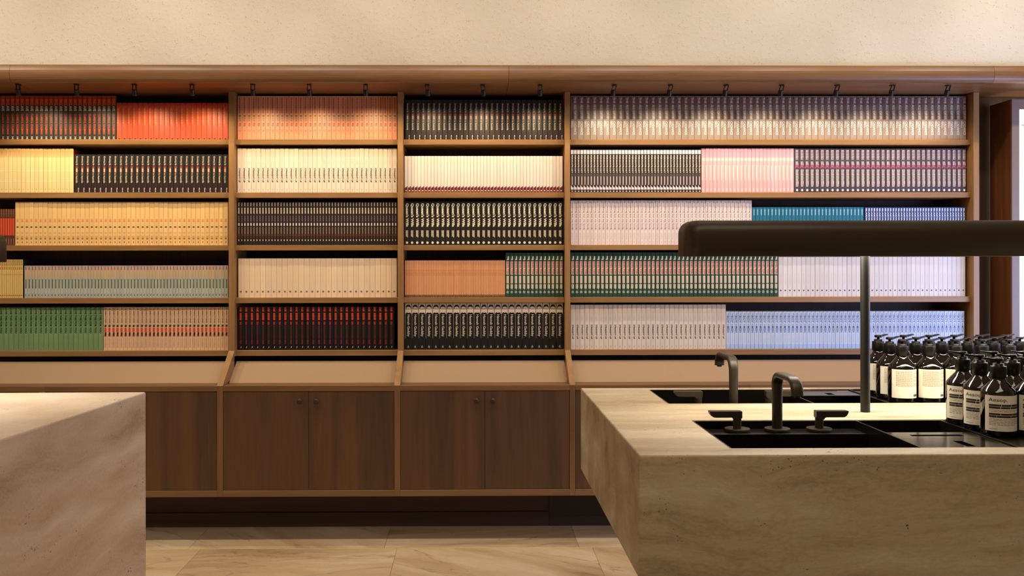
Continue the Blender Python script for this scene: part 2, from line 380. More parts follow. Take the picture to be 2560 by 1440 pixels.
# cornice: rounded timber moulding in lengths
prof = [(YBK, ZU), (YCF+0.026, ZU)]
hh = (ZT-ZU)/2
for i in range(1, 13):
    a = -math.pi/2 - math.pi*i/12
    prof.append((YCF+0.026+math.cos(a)*0.026, ZU+hh+hh*math.sin(a)))
prof += [(4.60, ZT), (4.60, ZU+0.02), (YBK, ZU+0.02)]
co = empty('trim_1', (0, YCF+0.1, ZU), 'rounded walnut cornice running above the bookcase', kind='structure')
cs = [XL+0.01] + [px(v, 182, YCF) for v in (23, 1272, 2487)] + [XR-0.01]
for a, b in zip(cs[:-1], cs[1:]):
    o = MB().prism(prof, 'X', a+0.0008, b-0.0008, CORN).build('cornice_length', co)
    for p in o.data.polygons: p.use_smooth = False
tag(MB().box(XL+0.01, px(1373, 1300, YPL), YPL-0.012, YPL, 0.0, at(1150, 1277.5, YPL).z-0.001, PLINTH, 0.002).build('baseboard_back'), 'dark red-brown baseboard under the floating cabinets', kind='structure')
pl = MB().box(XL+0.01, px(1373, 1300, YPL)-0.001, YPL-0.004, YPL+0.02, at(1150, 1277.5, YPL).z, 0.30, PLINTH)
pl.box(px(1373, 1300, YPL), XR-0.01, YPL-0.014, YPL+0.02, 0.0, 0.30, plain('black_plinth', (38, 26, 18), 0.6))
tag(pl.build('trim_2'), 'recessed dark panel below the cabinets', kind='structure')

# ------------------------------------------------------------------ bookcase
bc = empty('bookcase', ((XEND+P4[1])/2, YS, zsh[5][1]), 'wall-wide walnut bookcase with five shelves packed with books', 'bookcase')
for (a, b) in ((XEND-0.03, XEND), P1, P2, P3, P4):
    MB().box(a, b, YP, YBK, zsh[5][1]-0.001 if b < 2 else 0.22, ZU-0.0005, WOODZ, 0.001, 1).build('upright', bc)
for (a, b) in ((XEND, P1[0]), (P1[1], P2[0]), (P2[1], P3[0]), (P3[1], P4[0])):
    for r in range(1, 6):
        MB().box(a, b, YS, YBK, zsh[r][1], zsh[r][0], WOODX, 0.001, 1).build('shelf', bc)
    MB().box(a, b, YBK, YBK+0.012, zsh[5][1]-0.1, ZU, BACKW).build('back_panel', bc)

# ------------------------------------------------------------------ base cabinets with sloping display ledges
zr = at(1200, 963, YC).z; zr2 = at(1200, 977, YC).z; zd0 = at(1200, 1224, YC).z; zb0 = at(1200, 1240, YC).z
C1, C2, C3 = P1, P2, P3; C0 = P1[0]-(P2[0]-P1[1])
PT = C1[1]-C1[0]
cabs = [(XEND, C0-PT, 'leftmost walnut base cabinet mostly behind the stone block'),
        (C0, C1[0], 'walnut base cabinet beside the left stone block, one door showing'),
        (C1[1], C2[0], 'walnut double-door base cabinet, left of the two fully visible ones'),
        (C2[1], C3[0], 'walnut double-door base cabinet directly left of the sink island'),
        (C3[1], C3[1]+(C3[0]-C2[1]), 'walnut base cabinet behind the end of the sink island'),
        (C3[1]+(C3[0]-C2[1])+PT, P4[0]-0.002, 'walnut base cabinet hidden behind the bottles and sink island')]
posts = [(C0-PT, C0), C1, C2, C3, (cabs[4][1], cabs[4][1]+PT)]
def ledge_rail(mb, a, b):
    mb.box(a, b, YC, YC+0.112, zr2, zr, CABX, 0.001, 1)
ztop_p = at(1200, 876, YP).z
for i, (a, b, lab) in enumerate(cabs):
    c = empty('base_cabinet', ((a+b)/2, YC, zb0), lab, 'cabinet', 'base cabinets along the wall')
    la = a; lb2 = b+PT if i in (0, 4) else b
    m = MB(); ledge_rail(m, la, lb2); m.build('top_rail', c)
    MB().box(a, b, YC, YC+0.3, zb0, zd0, CABX, 0.001, 1).build('bottom_rail', c)
    MB().box(a, b, YC+0.03, YPL+0.05, zd0, zr2, BACKW).build('carcass', c)
    g = 0.0016; mid = (a+b)/2
    for s, (d0, d1) in enumerate(((a+g, mid-g/2), (mid+g/2, b-g))):
        d = MB().box(d0, d1, YC+0.002, YC+0.024, zd0+g, zr2-g, DOORW, 0.0008, 1).build('door', c, origin=Vector(((d0+d1)/2, YC+0.002, zd0)))
        kx = mid-0.042 if s == 0 else mid+0.04
        kz = at(1200, 1001, YC).z
        k = MB(); n = 16; ring = []
        pr = [(0.0055, 0.0), (0.0055, -0.010), (0.0125, -0.013), (0.0130, -0.019), (0.010, -0.022)]
        vs = [(kx+r*math.cos(2*math.pi*t/n), YC+0.002+yy, kz+r*math.sin(2*math.pi*t/n)) for r, yy in pr for t in range(n)]
        fs = [(q*n+t, q*n+(t+1) % n, (q+1)*n+(t+1) % n, (q+1)*n+t) for q in range(len(pr)-1) for t in range(n)]+[tuple(range((len(pr)-1)*n, len(pr)*n))]
        k.add(vs, fs, KNOB, True).build('knob', d)
    # sloping leather-faced ledge, set a little below the cheeks
    y0, z0 = YC+0.108, zr-0.010
    y1, z1 = YS+0.02, at(1200, 902, YS).z
    m = MB(); m.prism([(y0, z0), (y1, z1), (y1, z1-0.02), (y0, z0-0.02)], 'X', la, lb2, LINEN).build('ledge_panel', c)
    # post and cheek to the right of this unit belong to it
    if i < len(posts):
        p0, p1 = posts[i]
        pm = MB().box(p0, p1, YC, YC+0.3, zb0, zr if i in (1, 2, 3) else zr2-0.0005, CABZ, 0.001, 1); pm.build('post', c)
        sh = {1: P1, 2: P2, 3: P3}.get(i)
        if sh:
            MB().prism([(YC+0.0005, zr+0.0003), (YP-0.0005, ztop_p), (YP-0.0005, ztop_p-0.13), (YC+0.07, zr+0.0003)], 'X', p0, p1, WOODY).build('cheek', c)

# ------------------------------------------------------------------ spotlights under the cornice
SPX = [45, 191, 336, 480, 632, 773, 914, 1068, 1207, 1350, 1535, 1676, 1815, 1954, 2093, 2231, 2370]
ordn = ['first', 'second', 'third', 'fourth', 'fifth', 'sixth', 'seventh', 'eighth', 'ninth', 'tenth', 'eleventh', 'twelfth', 'thirteenth', 'fourteenth', 'fifteenth', 'sixteenth', 'seventeenth']
YL = 4.61; LENS = emit('spot_lens', (120, 96, 66), 0.1)
SPOTW = 7.0
for i, sx in enumerate(SPX):
    x = px(sx, 222, YL)
    t = empty('spotlight', (x, YL, ZU), 'small dark adjustable spotlight under the cornice, %s from the left' % ordn[i], 'spotlight', 'spotlights under the cornice')
    MB().box(x-0.011, x+0.011, YL-0.011, YL+0.011, ZU-0.005, ZU-0.0002, SPOTM, 0.001, 1).build('mount', t)
    dx = 0.004 if i >= 10 else (-0.003 if i in (7, 8) else 0.0)
    m = MB()
    for s in (-1, 1):
        a = Vector((x+s*0.008+dx, YL, ZU-0.004)); b = Vector((x+s*0.0095-dx, YL, ZU-0.029))
        d = (b-a).normalized(); sd = Vector((0, 1, 0)); up = d.cross(sd)
        m.sweep([(a, sd, up), (b, sd, up)], lambda k: [(-0.004, -0.0016), (0.004, -0.0016), (0.004, 0.0016), (-0.004, 0.0016)], SPOTM, False)
    m.build('yoke', t)
    # tilted cylinder head
    aim = Vector((dx*-1.5, math.sin(0.30), -math.cos(0.30))).normalized()
    sd = Vector((1, 0, 0)); sd = (sd-aim*sd.dot(aim)).normalized(); up = aim.cross(sd)
    c0 = Vector((x-dx, YL, ZU-0.026)); n = 18
    circ = lambda r: [(r*math.cos(2*math.pi*k/n), r*math.sin(2*math.pi*k/n)) for k in range(n)]
    rr = [0.0085, 0.012, 0.012, 0.0105]
    hd = MB().sweep([(c0+aim*q, sd, up) for q in (0, 0.002, 0.030, 0.0305)], lambda k: circ(rr[k]), SPOTM, False).build('head', t)
    MB().sweep([(c0+aim*q, sd, up) for q in (0.0307, 0.0312)], lambda k: circ(0.009), LENS, False).build('lens', hd)
    l = bpy.data.lights.new('spot_beam', 'SPOT'); l.energy = SPOTW*(1.0 if i >= 10 else 0.8 if i in (7, 9) else 1.0); l.color = (1.0, 0.76, 0.47) if i < 10 else (1.0, 0.80, 0.58)
    l.spot_size = math.radians(120); l.spot_blend = 1.0; l.shadow_soft_size = 0.006
    lo = bpy.data.objects.new('spot_beam', l); COL.objects.link(lo); lo.parent = t
    lo.location = c0+aim*0.046-Vector((x, YL, ZU)); lo.rotation_euler = Vector((0, 0.58, -1)).to_track_quat('-Z', 'Y').to_euler()

# ------------------------------------------------------------------ stone islands
HC = 0.44                        # worktop below the eye
ZK = EYE.z-HC
IY0, IY1 = 2.088, 3.205
IX0 = 0.381; IX1 = 3.3
SX0, SX1 = 0.612, 1.92
SF0, SF1 = 2.166, 2.553; SB0, SB1 = 2.851, 3.178
isl = empty('sink_island', ((IX0+IX1)/2, (IY0+IY1)/2, 0), 'cantilevered travertine sink island with black troughs at the right', 'counter')
m = MB(); grid_solid(m, [IX0, SX0, SX1, IX1], [IY0, SF0, SF1, SB0, SB1, IY1], ZK-0.284, ZK, {(1, 1), (1, 3)}, TRAV)
m.build('slab', isl, bev=0.004)
MB().box(1.5, 2.9, 2.35, 2.95, 0.0, ZK-0.285, TRAV, 0.004).build('pedestal', isl)
q = [(-1.105, 3.137), (-1.169, 2.296), (-1.256, 1.15), (-3.2, 1.15), (-3.2, 3.10)]
sb = MB().prism(q, 'Z', 0.0, ZK, TRAVL).build('stone_block', bev=0.004)
tag(sb, 'solid veined travertine block counter in the left foreground', 'counter')

def trough(name, y0, y1, near_centre_hi, label):
    """black steel trough sink; near_centre_hi: tap deck lies towards high y (front sink) or low y (back sink)"""
    t = empty(name, ((SX0+SX1)/2, (y0+y1)/2, ZK-0.20), label, 'sink')
    e = 0.0015; x0, x1 = SX0+e, SX1-e; y0, y1 = y0+e, y1-e
    zt = ZK-0.003; zf = ZK-0.19; th = 0.004
    D1, D2 = 1.069, 1.306
    m = MB()
    m.box(x0, x1, y0, y0+th, zf, zt, BLACK).box(x0, x1, y1-th, y1, zf, zt, BLACK).box(x0, x0+th, y0+th, y1-th, zf, zt, BLACK).box(x1-th, x1, y0+th, y1-th, zf, zt, BLACK)
    m.box(x0+th, x1-th, y0+th, y1-th, zf, zf+th, BLACK)
    m.build('basin', t)
    for d in (D1, D2):
        MB().box(d-0.0025, d+0.0025, y0+th+0.0003, y1-th-0.0003, zf+th+0.0003, zt+0.001, BLACK, 0.0006, 1).build('divider', t)
    dk = (y1-0.084, y1-th-0.0005) if near_centre_hi else (y0+th+0.0005, y0+0.084)
    MB().box(x0+th+0.0005, D1-0.0035, dk[0], dk[1], ZK-0.060, ZK-0.024, BLACK, 0.0015, 2).build('tap_deck', t)
    # two slotted covers on the user side of the middle bay
    dep = 0.215 if near_centre_hi else 0.135
    c0, c1 = (y0+th+0.0005, y0+dep) if near_centre_hi else (y1-dep, y1-th-0.0005)
    halves = [(c0, c0+(c1-c0)*0.58), (c0+(c1-c0)*0.58+0.0015, c1)]
    for k, (a, b) in enumerate(halves):
        cx = D1+0.0035; cw = D2-D1-0.007; cyk = (a+b)/2; hw = (b-a)*0.30
        if k == 0: sx = [cx, cx+cw*0.52, cx+cw*0.62, cx+cw]; sy = [a, cyk-hw*0.9, cyk+hw*0.9, b]
        else: sx = [cx, cx+cw*0.22, cx+cw*0.80, cx+cw]; sy = [a, a+(b-a)*0.40, a+(b-a)*0.62, b]
        m = MB(); grid_solid(m, sx, sy, zt-0.006, zt-0.002, {(1, 1)}, STEEL); m.build('slotted_cover', t)
    MB().box(D2+0.0035, x1-th-0.0005, y0+th+0.0005, y1-th-0.0005, zt-0.008, zt-0.003, BLACK, 0.0008, 1).build('bottle_tray', t)
    return t
trough('trough_sink', SF0, SF1, True, 'black steel trough sink nearest the camera in the stone island')
trough('trough_sink', SB0, SB1, False, 'black steel trough sink at the far side of the stone island')
ZTRAY = ZK-0.006

# taps
def stadium(w, t, n=8):
    r = t/2; pts = []
    for k in range(n+1):
        a = -math.pi/2+math.pi*k/n; pts.append((w/2-r+r*math.cos(a), r*math.sin(a)))
    for k in range(n+1):
        a = math.pi/2+math.pi*k/n; pts.append((-w/2+r+r*math.cos(a), r*math.sin(a)))
    return pts
ZD = ZK-0.024
def disc(x, y, parent):
    MB().lathe([(0.034, 0.0), (0.0345, 0.004), (0.0345, 0.007), (0.0335, 0.0085)], (x, y, ZD+0.0003), BRONZE, 32).build('base_plate', parent)
def spout(x, y, s, label, reach=0.155):
    t = empty('faucet', (x, y, ZD), label, 'tap', 'bronze taps on the sink island'); disc(x, y, t)
    R = 0.034; ht = 0.158; drop = 0.035; path = []; X = Vector((1, 0, 0))
    zs = [0.009, 0.03, 0.06, 0.09, ht-R]
    fr = lambda p, d: (p, X, X.cross(d).normalized())
    for z in zs: path.append(fr(Vector((x, y, ZD+z)), Vector((0, 0, 1))))
    for k in range(1, 9):
        a = math.pi/2*k/8; path.append(fr(Vector((x, y+s*(R-R*math.cos(a)), ZD+ht-R+R*math.sin(a))), Vector((0, s*math.sin(a), math.cos(a)))))
    path.append(fr(Vector((x, y+s*(reach-R), ZD+ht)), Vector((0, s, 0))))
    for k in range(1, 9):
        a = math.pi/2*k/8; path.append(fr(Vector((x, y+s*(reach-R+R*math.sin(a)), ZD+ht-R+R*math.cos(a))), Vector((0, s*math.cos(a), -math.sin(a)))))
    path.append(fr(Vector((x, y+s*reach, ZD+ht-R-drop+0.03)), Vector((0, 0, -1))))
    n = len(path)
    def pf(i):
        k = max(0.0, min(1.0, (i-2)/4.0))
        return stadium(0.0275+0.004*k, 0.027*(1-k)+0.016*k)
    MB().sweep(path, pf, BRONZE).build('spout', t)
    MB().lathe([(0.008, 0.0), (0.008, 0.004)], (x, y+s*reach, ZD+ht-R-drop+0.0255), BLACK, 16).build('aerator', t)
def lever(x, y, s, label):
    t = empty('tap_handle', (x, y, ZD), label, 'tap handle', 'bronze tap handles on the sink island'); disc(x, y, t)
    MB().lathe([(0.0112, 0.0), (0.0112, 0.042)], (x, y, ZD+0.009), BRONZE, 24).build('stem', t)
    z1 = ZD+0.0565; z0 = z1-0.0175
    pts = [(x-s*0.0112, z0), (x-s*0.0112, z1-0.001), (x-s*0.0102, z1), (x+s*0.076, z1), (x+s*0.0775, z1-0.0015), (x+s*0.076, z1-0.007), (x+s*0.072, z1-0.0135), (x+s*0.066, z1-0.0170), (x+s*0.060, z0), (x+s*0.016, z0), (x+s*0.012, z0-0.002), (x+s*0.010, z0-0.006), (x-s*0.006, z0-0.006)]
    MB().prism(pts, 'Y', y-0.011, y+0.011, BRONZE).build('lever', t, bev=0.0015)
yf = 2.508; yk = 2.8945
xf = at(1943, 1075, yf).x
spout(xf, yf, -1, 'dark bronze arched tap of the near sink')
lever(at(1843, 1075, yf).x, yf, -1, 'dark bronze lever handle on the left of the near tap')
lever(at(2048, 1075, yf).x, yf, 1, 'dark bronze lever handle on the right of the near tap')
xk = at(1834, 1005, yk).x
spout(xk, yk, 1, 'dark bronze arched tap of the far sink, spout turned away', 0.165)
lever(at(1746, 1005, yk).x, yk, -1, 'dark bronze lever handle on the left of the far tap')
lever(at(1922, 1005, yk).x, yk, 1, 'dark bronze lever handle on the right of the far tap')

# ------------------------------------------------------------------ counter lamps: rounded trough shades on a post
GLOW = emit('lamp_diffuser', (255, 236, 206), 9.0)
def counter_lamp(x0, x1, yc, zbot, ht, post_x, label, power, base_z):
    t = empty('counter_lamp', (post_x, yc, base_z), label, 'lamp', 'bronze counter lamps')
    dep = 0.15; bm = bmesh.new(); bmesh.ops.create_cube(bm, size=1)
    for v in bm.verts: v.co = Vector(((x0+x1)/2+v.co.x*(x1-x0), yc+v.co.y*dep, zbot+ht/2+v.co.z*ht))
    top = [f for f in bm.faces if f.normal.z > 0.9][0]; bot = [f for f in bm.faces if f.normal.z < -0.9][0]
    bmesh.ops.delete(bm, geom=[bot], context='FACES_ONLY')
    up = [e for e in bm.edges if abs(e.verts[0].co.z-e.verts[1].co.z) > 0.01]
    bmesh.ops.bevel(bm, geom=up, offset=0.045, segments=8, affect='EDGES', profile=0.5)
    tops = [e for e in bm.edges if all(v.co.z > zbot+ht-0.001 for v in e.verts)]
    bmesh.ops.bevel(bm, geom=tops, offset=0.036, segments=8, affect='EDGES', profile=0.5)
    sh = MB().bm(bm, LAMPB, True).build('shade', t)
    sd = sh.modifiers.new('wall', 'SOLIDIFY'); sd.thickness = 0.004; sd.offset = -1
    MB().box(x0+0.03, x1-0.03, yc-0.045, yc+0.045, zbot+0.032, zbot+0.037, GLOW).build('diffuser', t)
    MB().lathe([(0.0135, 0.0), (0.0135, zbot+0.031-base_z)], (post_x, yc, base_z), POSTM, 24).build('post', t)
    l = bpy.data.lights.new('lamp_light', 'AREA'); l.shape = 'RECTANGLE'; l.size = (x1-x0)-0.1; l.size_y = 0.10; l.energy = power; l.color = (1.0, 0.94, 0.83)
    lo = bpy.data.objects.new('lamp_light', l); COL.objects.link(lo); lo.parent = t
    lo.location = Vector(((x0+x1)/2, yc, zbot+0.028))-Vector((post_x, yc, base_z))
YLP = 2.68
zb = at(1900, 640.5, YLP-0.1).z; zt_ = at(1900, 549.5, YLP-0.08).z
pxw = at(2163, 900, YLP).x
counter_lamp(at(1696.5, 625, YLP+0.03).x, 2.75, YLP, zb, zt_-zb, pxw, 'long dark bronze counter lamp over the sink island', 15, ZK)
zb2 = at(6, 655.5, 2.85).z; zt2 = at(6, 579, 2.87).z
counter_lamp(-3.0, at(12.5, 640, 2.98).x, 2.95, zb2, zt2-zb2, -2.2, 'dark bronze lamp end at the left edge over the stone block', 13, ZK)

# ------------------------------------------------------------------ lit sign cabinet at the far right
YX = 4.74
lb = empty('light_box', (at(2540, 900, YX).x+0.3, YX, 0), 'tall walnut-framed light box glowing white at the right edge', 'light box')
bx0 = at(2527, 560, YX).x; bx1 = bx0+0.85; fz1 = at(2530, 249, YX).z; wz1 = at(2550, 274, YX).z; wx0 = at(2545.5, 560, YX).x
MB().box(bx0, bx0+0.012, YX+0.0005, YX+0.19, 0, fz1, PANELW).build('side_panel', lb)
fm = MB(); grid_solid(fm, [bx0, wx0, bx1-0.04, bx1], [0, 0.25, wz1, fz1], YX-0.012, YX, {(1, 1)}, plain('grey_wood_frame', (128, 110, 100), 0.5), swap=lambda p: (p[0], p[2], p[1]))
fm.build('frame', lb)
MB().box(bx0+0.013, bx1, YX+0.004, YX+0.012, 0.02, fz1-0.002, emit('light_panel', (255, 250, 240), 2.2)).build('lit_panel', lb)
gv, gf = glyphs('T'); tx = at(2553.5, 322, YX).x; tz = at(2553, 327, YX).z
MB().add([(tx+v[0]*0.034, YX+0.0035, tz+v[1]*0.032) for v in gv], gf, plain('sign_ink', (150, 140, 130), 0.6)).build('lettering', lb)
tag(MB().box(P4[1]+0.0005, bx0+0.4, YX+0.20, YX+0.22, 0, ZU-0.002, BACKW).build('trim_3'), 'dark recessed panel between the bookcase and the light box', kind='structure')

# ------------------------------------------------------------------ books
PAGE = plain('page_edges', (222, 208, 184), 0.8, var=0.08, scale=300)
def bars(y0, y1, uc, uh, col, n, seed=1, gap=0.35):
    """illegible lettering as little blocks along the spine"""
    rnd = random.Random(seed); out = []; w = [(0.6+rnd.random()) for _ in range(n)]; tot = sum(w)*(1+gap); y = y0; k = (y1-y0)/tot
    for a in w: out.append(('B', y, y+a*k, uc-uh/2, uc+uh/2*(0.7+0.3*rnd.random()), col)); y += a*k*(1+gap)
    return out
def make_book(d, w, h, ytop, ybot):
    """mesh set for one title: cover, page block, print; origin at the foot of the spine"""
    dep = d.get('dep', 0.145); c = min(0.0016, w*0.17); t = 0.0006; O = Vector((0, 0, 0))
    cov = paper(d['col'], d.get('rough', 0.42))
    hw = w/2
    outer = [(-hw, dep), (-hw, c), (-hw+c, 0), (hw-c, 0), (hw, c), (hw, dep)]
    inner = [(hw-t, dep), (hw-t, c+t), (-hw+t, c+t), (-hw+t, dep)]
    cm = MB().prism(outer+inner, 'Z', 0, h, cov)
    if 'side' in d:
        k = cm.mi(paper(d['side'])); cm.m[2] = k; cm.m[6] = k
    pm = MB().box(-hw+t, hw-t, c+t+0.0005, dep-0.001, 0.0006, h-0.0006, PAGE)
    pr = MB(); z = lambda y: (ybot-y)/(ybot-ytop)*h; lay = -0.00012; step = -0.00006
    wu = w-2*c*0.6
    for e in d.get('art', []):
        if e[0] == 'B':
            _, a, b, u0, u1, col = e; lay += step
            pr.add([(u0*wu, lay, z(b)), (u1*wu, lay, z(b)), (u1*wu, lay, z(a)), (u0*wu, lay, z(a))], [(0, 1, 2, 3)], paper(col))
        elif e[0] == 'P':
            _, pts, col = e; lay += step
            pr.add([(u*wu, lay, z(y)) for u, y in pts], [tuple(range(len(pts)))], paper(col))
        elif e[0] == 'T':
            _, s, a, b, uc, uh, col = e[:7]; bold = e[7] if len(e) > 7 else 0.0; lay += step
            gv, gf = glyphs(s, bold); L = z(a)-z(b)
            pr.add([((uc-uh/2+v[1]*uh)*wu, lay, z(a)-v[0]*L) for v in gv], gf, paper(col))
        elif e[0] == 'D':
            _, yc, uc, r, col = e[:5]; ri = e[5] if len(e) > 5 else 0; lay += step; n = 12; R = r*wu; q = wu
            if ri == 0: pr.add([(uc*wu+R*math.cos(2*math.pi*k/n), lay, z(yc)+R*math.sin(2*math.pi*k/n)) for k in range(n)], [tuple(range(n))], paper(col))
            else:
                vs = [(uc*wu+R*f*math.cos(2*math.pi*k/n), lay, z(yc)+R*f*math.sin(2*math.pi*k/n)) for f in (1, ri) for k in range(n)]
                pr.add(vs, [(k, (k+1) % n, n+(k+1) % n, n+k) for k in range(n)], paper(col))
    return cm, pm, pr
def join(a, b):
    for k, mat in enumerate(b.mats):
        fs = [f for f, m in zip(b.f, b.m) if m == k]; a.add(b.v, fs, mat)
NB = [0]
def run(row, x0, x1, n, ytop, d, name, label, lean=0.0, parts=True):
    zs = zsh[row][0]+0.0003
    ym = (ytop+ytop+110)/2; xm = (x0+x1)/2
    ybot = CY - 0  # pixel row of the shelf top at mid-run
    # find pixel y of shelf surface at this x on the spine plane
    lo, hi = ytop+40, ytop+140
    for _ in range(30):
        md = (lo+hi)/2
        if at(xm, md, YB).z > zs: lo = md
        else: hi = md
    ybot = lo
    h = at(xm, ytop, YB).z-zs
    xa, xb = at(x0, ym, YB).x, at(x1, ym, YB).x; pitch = (xb-xa)/n; w = pitch-0.0007
    sx = ybot-d['yb'] if 'yb' in d else 0
    art = d.get('art', [])
    if 'yb' in d:
        art2 = []
        for e in art:
            e = list(e)
            if e[0] in 'B': e[1] += sx; e[2] += sx
            elif e[0] == 'T': e[2] += sx; e[3] += sx
            elif e[0] == 'D': e[1] += sx
            elif e[0] == 'P': e[1] = [(u, y+sx) for u, y in e[1]]
            art2.append(tuple(e))
        d = dict(d, art=art2)
    cm, pm, pr = make_book(d, w, h, ytop, ybot)
    O = Vector((0, 0, 0))
    join(cm, pr)
    if not parts: join(cm, pm)
    cme = cm.mesh('cover' if parts else name, O); pme = pm.mesh('page_block', O) if parts else None
    rnd = random.Random(int(x0*7+row)); jit = 0.0
    for k in range(n):
        jit = 0.8*jit+rnd.uniform(-0.0009, 0.0009)
        loc = Vector((xa+pitch*(k+0.5), YB+0.002+jit+rnd.uniform(-0.0006, 0.0006), zs))
        if parts:
            o = link(name, None, loc); o.empty_display_size = 0.01; link('cover', cme, loc, o); link('page_block', pme, loc, o)
        else: o = link(name, cme, loc)
        q = ('%s from the left' % nth(k+1)) if x0 > 30 else ('%s from the right' % nth(n-k))
        o['label'] = '%s, %s' % (label, q); o['category'] = 'book'; o['group'] = label
        if lean: o.rotation_euler.y = lean
        NB[0] += 1
def nth(k): return '%d%s' % (k, 'th' if 10 <= k % 100 <= 20 else {1: 'st', 2: 'nd', 3: 'rd'}.get(k % 10, 'th'))

def shifted(d, dy, yb):
    f = lambda v: v+dy if isinstance(v, (int, float)) and v > 100 else v
    out = []
    for e in d['art']:
        if e[0] == 'P': out.append(('P', [(u, y+dy) for u, y in e[1]], e[2]))
        elif e[0] == 'B': out.append(('B', e[1]+dy, e[2]+dy, *e[3:]))
        elif e[0] == 'T': out.append(('T', e[1], e[2]+dy, e[3]+dy, *e[4:]))
        else: out.append(('D', e[1]+dy, *e[2:]))
    return dict(d, art=out, yb=yb)
CR = (238, 222, 190); WH = (236, 230, 222)
# --- titles
enclave = dict(yb=350, side=(34, 28, 28), col=(64, 56, 48), art=[('B', 240, 264.5, -.5, .5, (168, 52, 26)), ('T', 'ENCL', 249, 264, .02, .62, (226, 120, 62), .02), ('T', 'AVE', 265.5, 278, .02, .62, CR, .02),
    ('T', 'CLAIRE G. COLEMAN', 285, 336, .02, .46, (226, 96, 66), .025), ('T', 'H', 342.5, 348.5, .02, .45, WH, .03)])
coral = dict(yb=351, col=(226, 92, 62), art=[('B', 270, 318, -.30, .02, (232, 118, 66))]+bars(273, 312, -.22, .34, (240, 150, 80), 7, 2)+[('B', 259, 266, -.5, .5, (206, 70, 50)), ('B', 347.4, 349.4, -.14, .18, (50, 30, 26))])
salmon = dict(yb=350, col=(232, 158, 124), art=bars(244, 285, .0, .28, (160, 92, 62), 11, 3)+[('B', 288.3, 292, -.18, .30, (120, 106, 48)), ('B', 293, 298.5, -.18, .30, (176, 146, 74)), ('B', 299.5, 303.5, -.18, .30, (160, 142, 120)),
    ('P', [(-.2, 312), (.3, 312), (.3, 309), (.05, 306.5)], (226, 74, 48)), ('B', 313.8, 316, -.2, .3, (112, 122, 66)), ('B', 320, 323, -.1, .25, (206, 158, 160)), ('D', 327, .05, .24, (228, 104, 70), .55), ('B', 331.5, 334, -.15, .28, (222, 160, 90)), ('B', 343, 346, -.03, .1, (226, 160, 120))])
queer = dict(yb=349, col=(40, 37, 36), art=[('T', 'Growing Up', 257.5, 280.5, -.05, .42, CR, .01), ('D', 285.4, -.05, .21, (222, 62, 44)), ('B', 288.2, 297.2, -.22, .10, (206, 190, 150)), ('B', 297.2, 299, -.2, .1, (222, 86, 56)),
    ('T', 'in Australia', 300.5, 324.5, -.05, .36, CR, .01), ('B', 320, 349, .42, .5, (118, 26, 24)), ('T', 'Black', 337, 348, .28, .2, WH, .02)])
allofit = dict(yb=349.5, col=(162, 143, 126), art=[('B', 240, 298, -.5, .08, (126, 102, 84)), ('B', 240, 262, -.5, .5, (118, 94, 88)), ('D', 244.5, -.30, .12, (40, 28, 26)), ('B', 249, 258, -.4, .0, (132, 74, 58)),
    ('P', [(-.42, 298), (.02, 298), (-.05, 284), (-.3, 272)], (92, 70, 50)), ('T', 'THE ALL OF IT:', 243, 297.5, .2, .36, WH, .012), ('T', 'CADANCE', 303, 336.5, .22, .4, (250, 244, 232), .015), ('T', 'BELL', 303, 319.5, -.24, .36, (244, 232, 214), .015)])
cream = dict(yb=484.5, side=(120, 30, 26), col=(240, 216, 152), art=[('B', 373.5, 396, -.5, .5, (236, 194, 128)), ('B', 379, 392, -.15, .15, (234, 180, 118)), ('B', 428, 431, -.5, .5, (246, 228, 180)), ('B', 455, 457, -.5, .5, (250, 234, 196)), ('B', 474, 478, -.12, .12, (224, 194, 120))])
straight = dict(yb=483, col=(232, 216, 196), art=[('B', 372, 393, -.5, .5, (226, 206, 180))]+bars(376, 412, .0, .5, (226, 208, 188), 9, 5)+[('T', 'STRAIGHT UP', 421.5, 457.5, -.02, .36, (74, 60, 48), .03), ('B', 474, 478, -.12, .1, (206, 188, 166))])  # full-width top band is the cornice's shadow painted on the spine
ivory = dict(yb=481, col=(234, 219, 204), art=[('B', 398, 410, -.35, .35, (238, 216, 196)), ('P', [(-.5, 480.5), (.5, 480.5), (.5, 463.5), (.1, 467), (-.5, 468.5)], (112, 32, 30)), ('D', 476, .0, .22, (250, 240, 226))])
permafrost = dict(yb=480.5, col=(58, 46, 46), art=[('B', 374, 384, -.5, .5, (236, 224, 226)), ('T', 'PERMAFROST', 386.5, 432, .0, .50, (240, 226, 200), .02), ('B', 433, 462, -.5, .5, (86, 72, 72)), ('B', 440, 461, -.10, .14, (226, 208, 190)),
    ('P', [(-.5, 473), (.5, 473), (.5, 467.5), (0, 467), (-.5, 461)], (232, 216, 218)), ('B', 473.5, 480.5, -.5, .5, (54, 42, 40)), ('B', 476, 478, -.25, .3, (236, 226, 214))])
pink = dict(yb=480.5, col=(246, 178, 176), art=[('B', 371, 392, -.5, .5, (238, 166, 172)), ('B', 394, 401, -.5, .5, (250, 204, 186)), ('B', 412, 450, -.5, -.1, (250, 206, 190)), ('B', 374, 392, .0, .3, (216, 166, 190)), ('B', 470, 477, -.2, .2, (250, 208, 208))])  # upper pink and lavender bands paint in the cornice's shadow and cool light
boyl = dict(yb=480.5, col=(78, 66, 76), art=bars(374.5, 399, .04, .56, (206, 190, 196), 8, 8, .3)+bars(403, 416, .04, .56, (226, 212, 206), 4, 9, .3)+[('B', 411, 414, -.3, .4, (196, 56, 104)), ('B', 416, 420, -.5, .5, (150, 74, 106))]+bars(423, 466, .04, .56, (232, 212, 196), 14, 10, .3)+[('B', 376, 464, -.02, .08, (92, 78, 86)), ('D', 474.5, .02, .24, (244, 238, 236))])
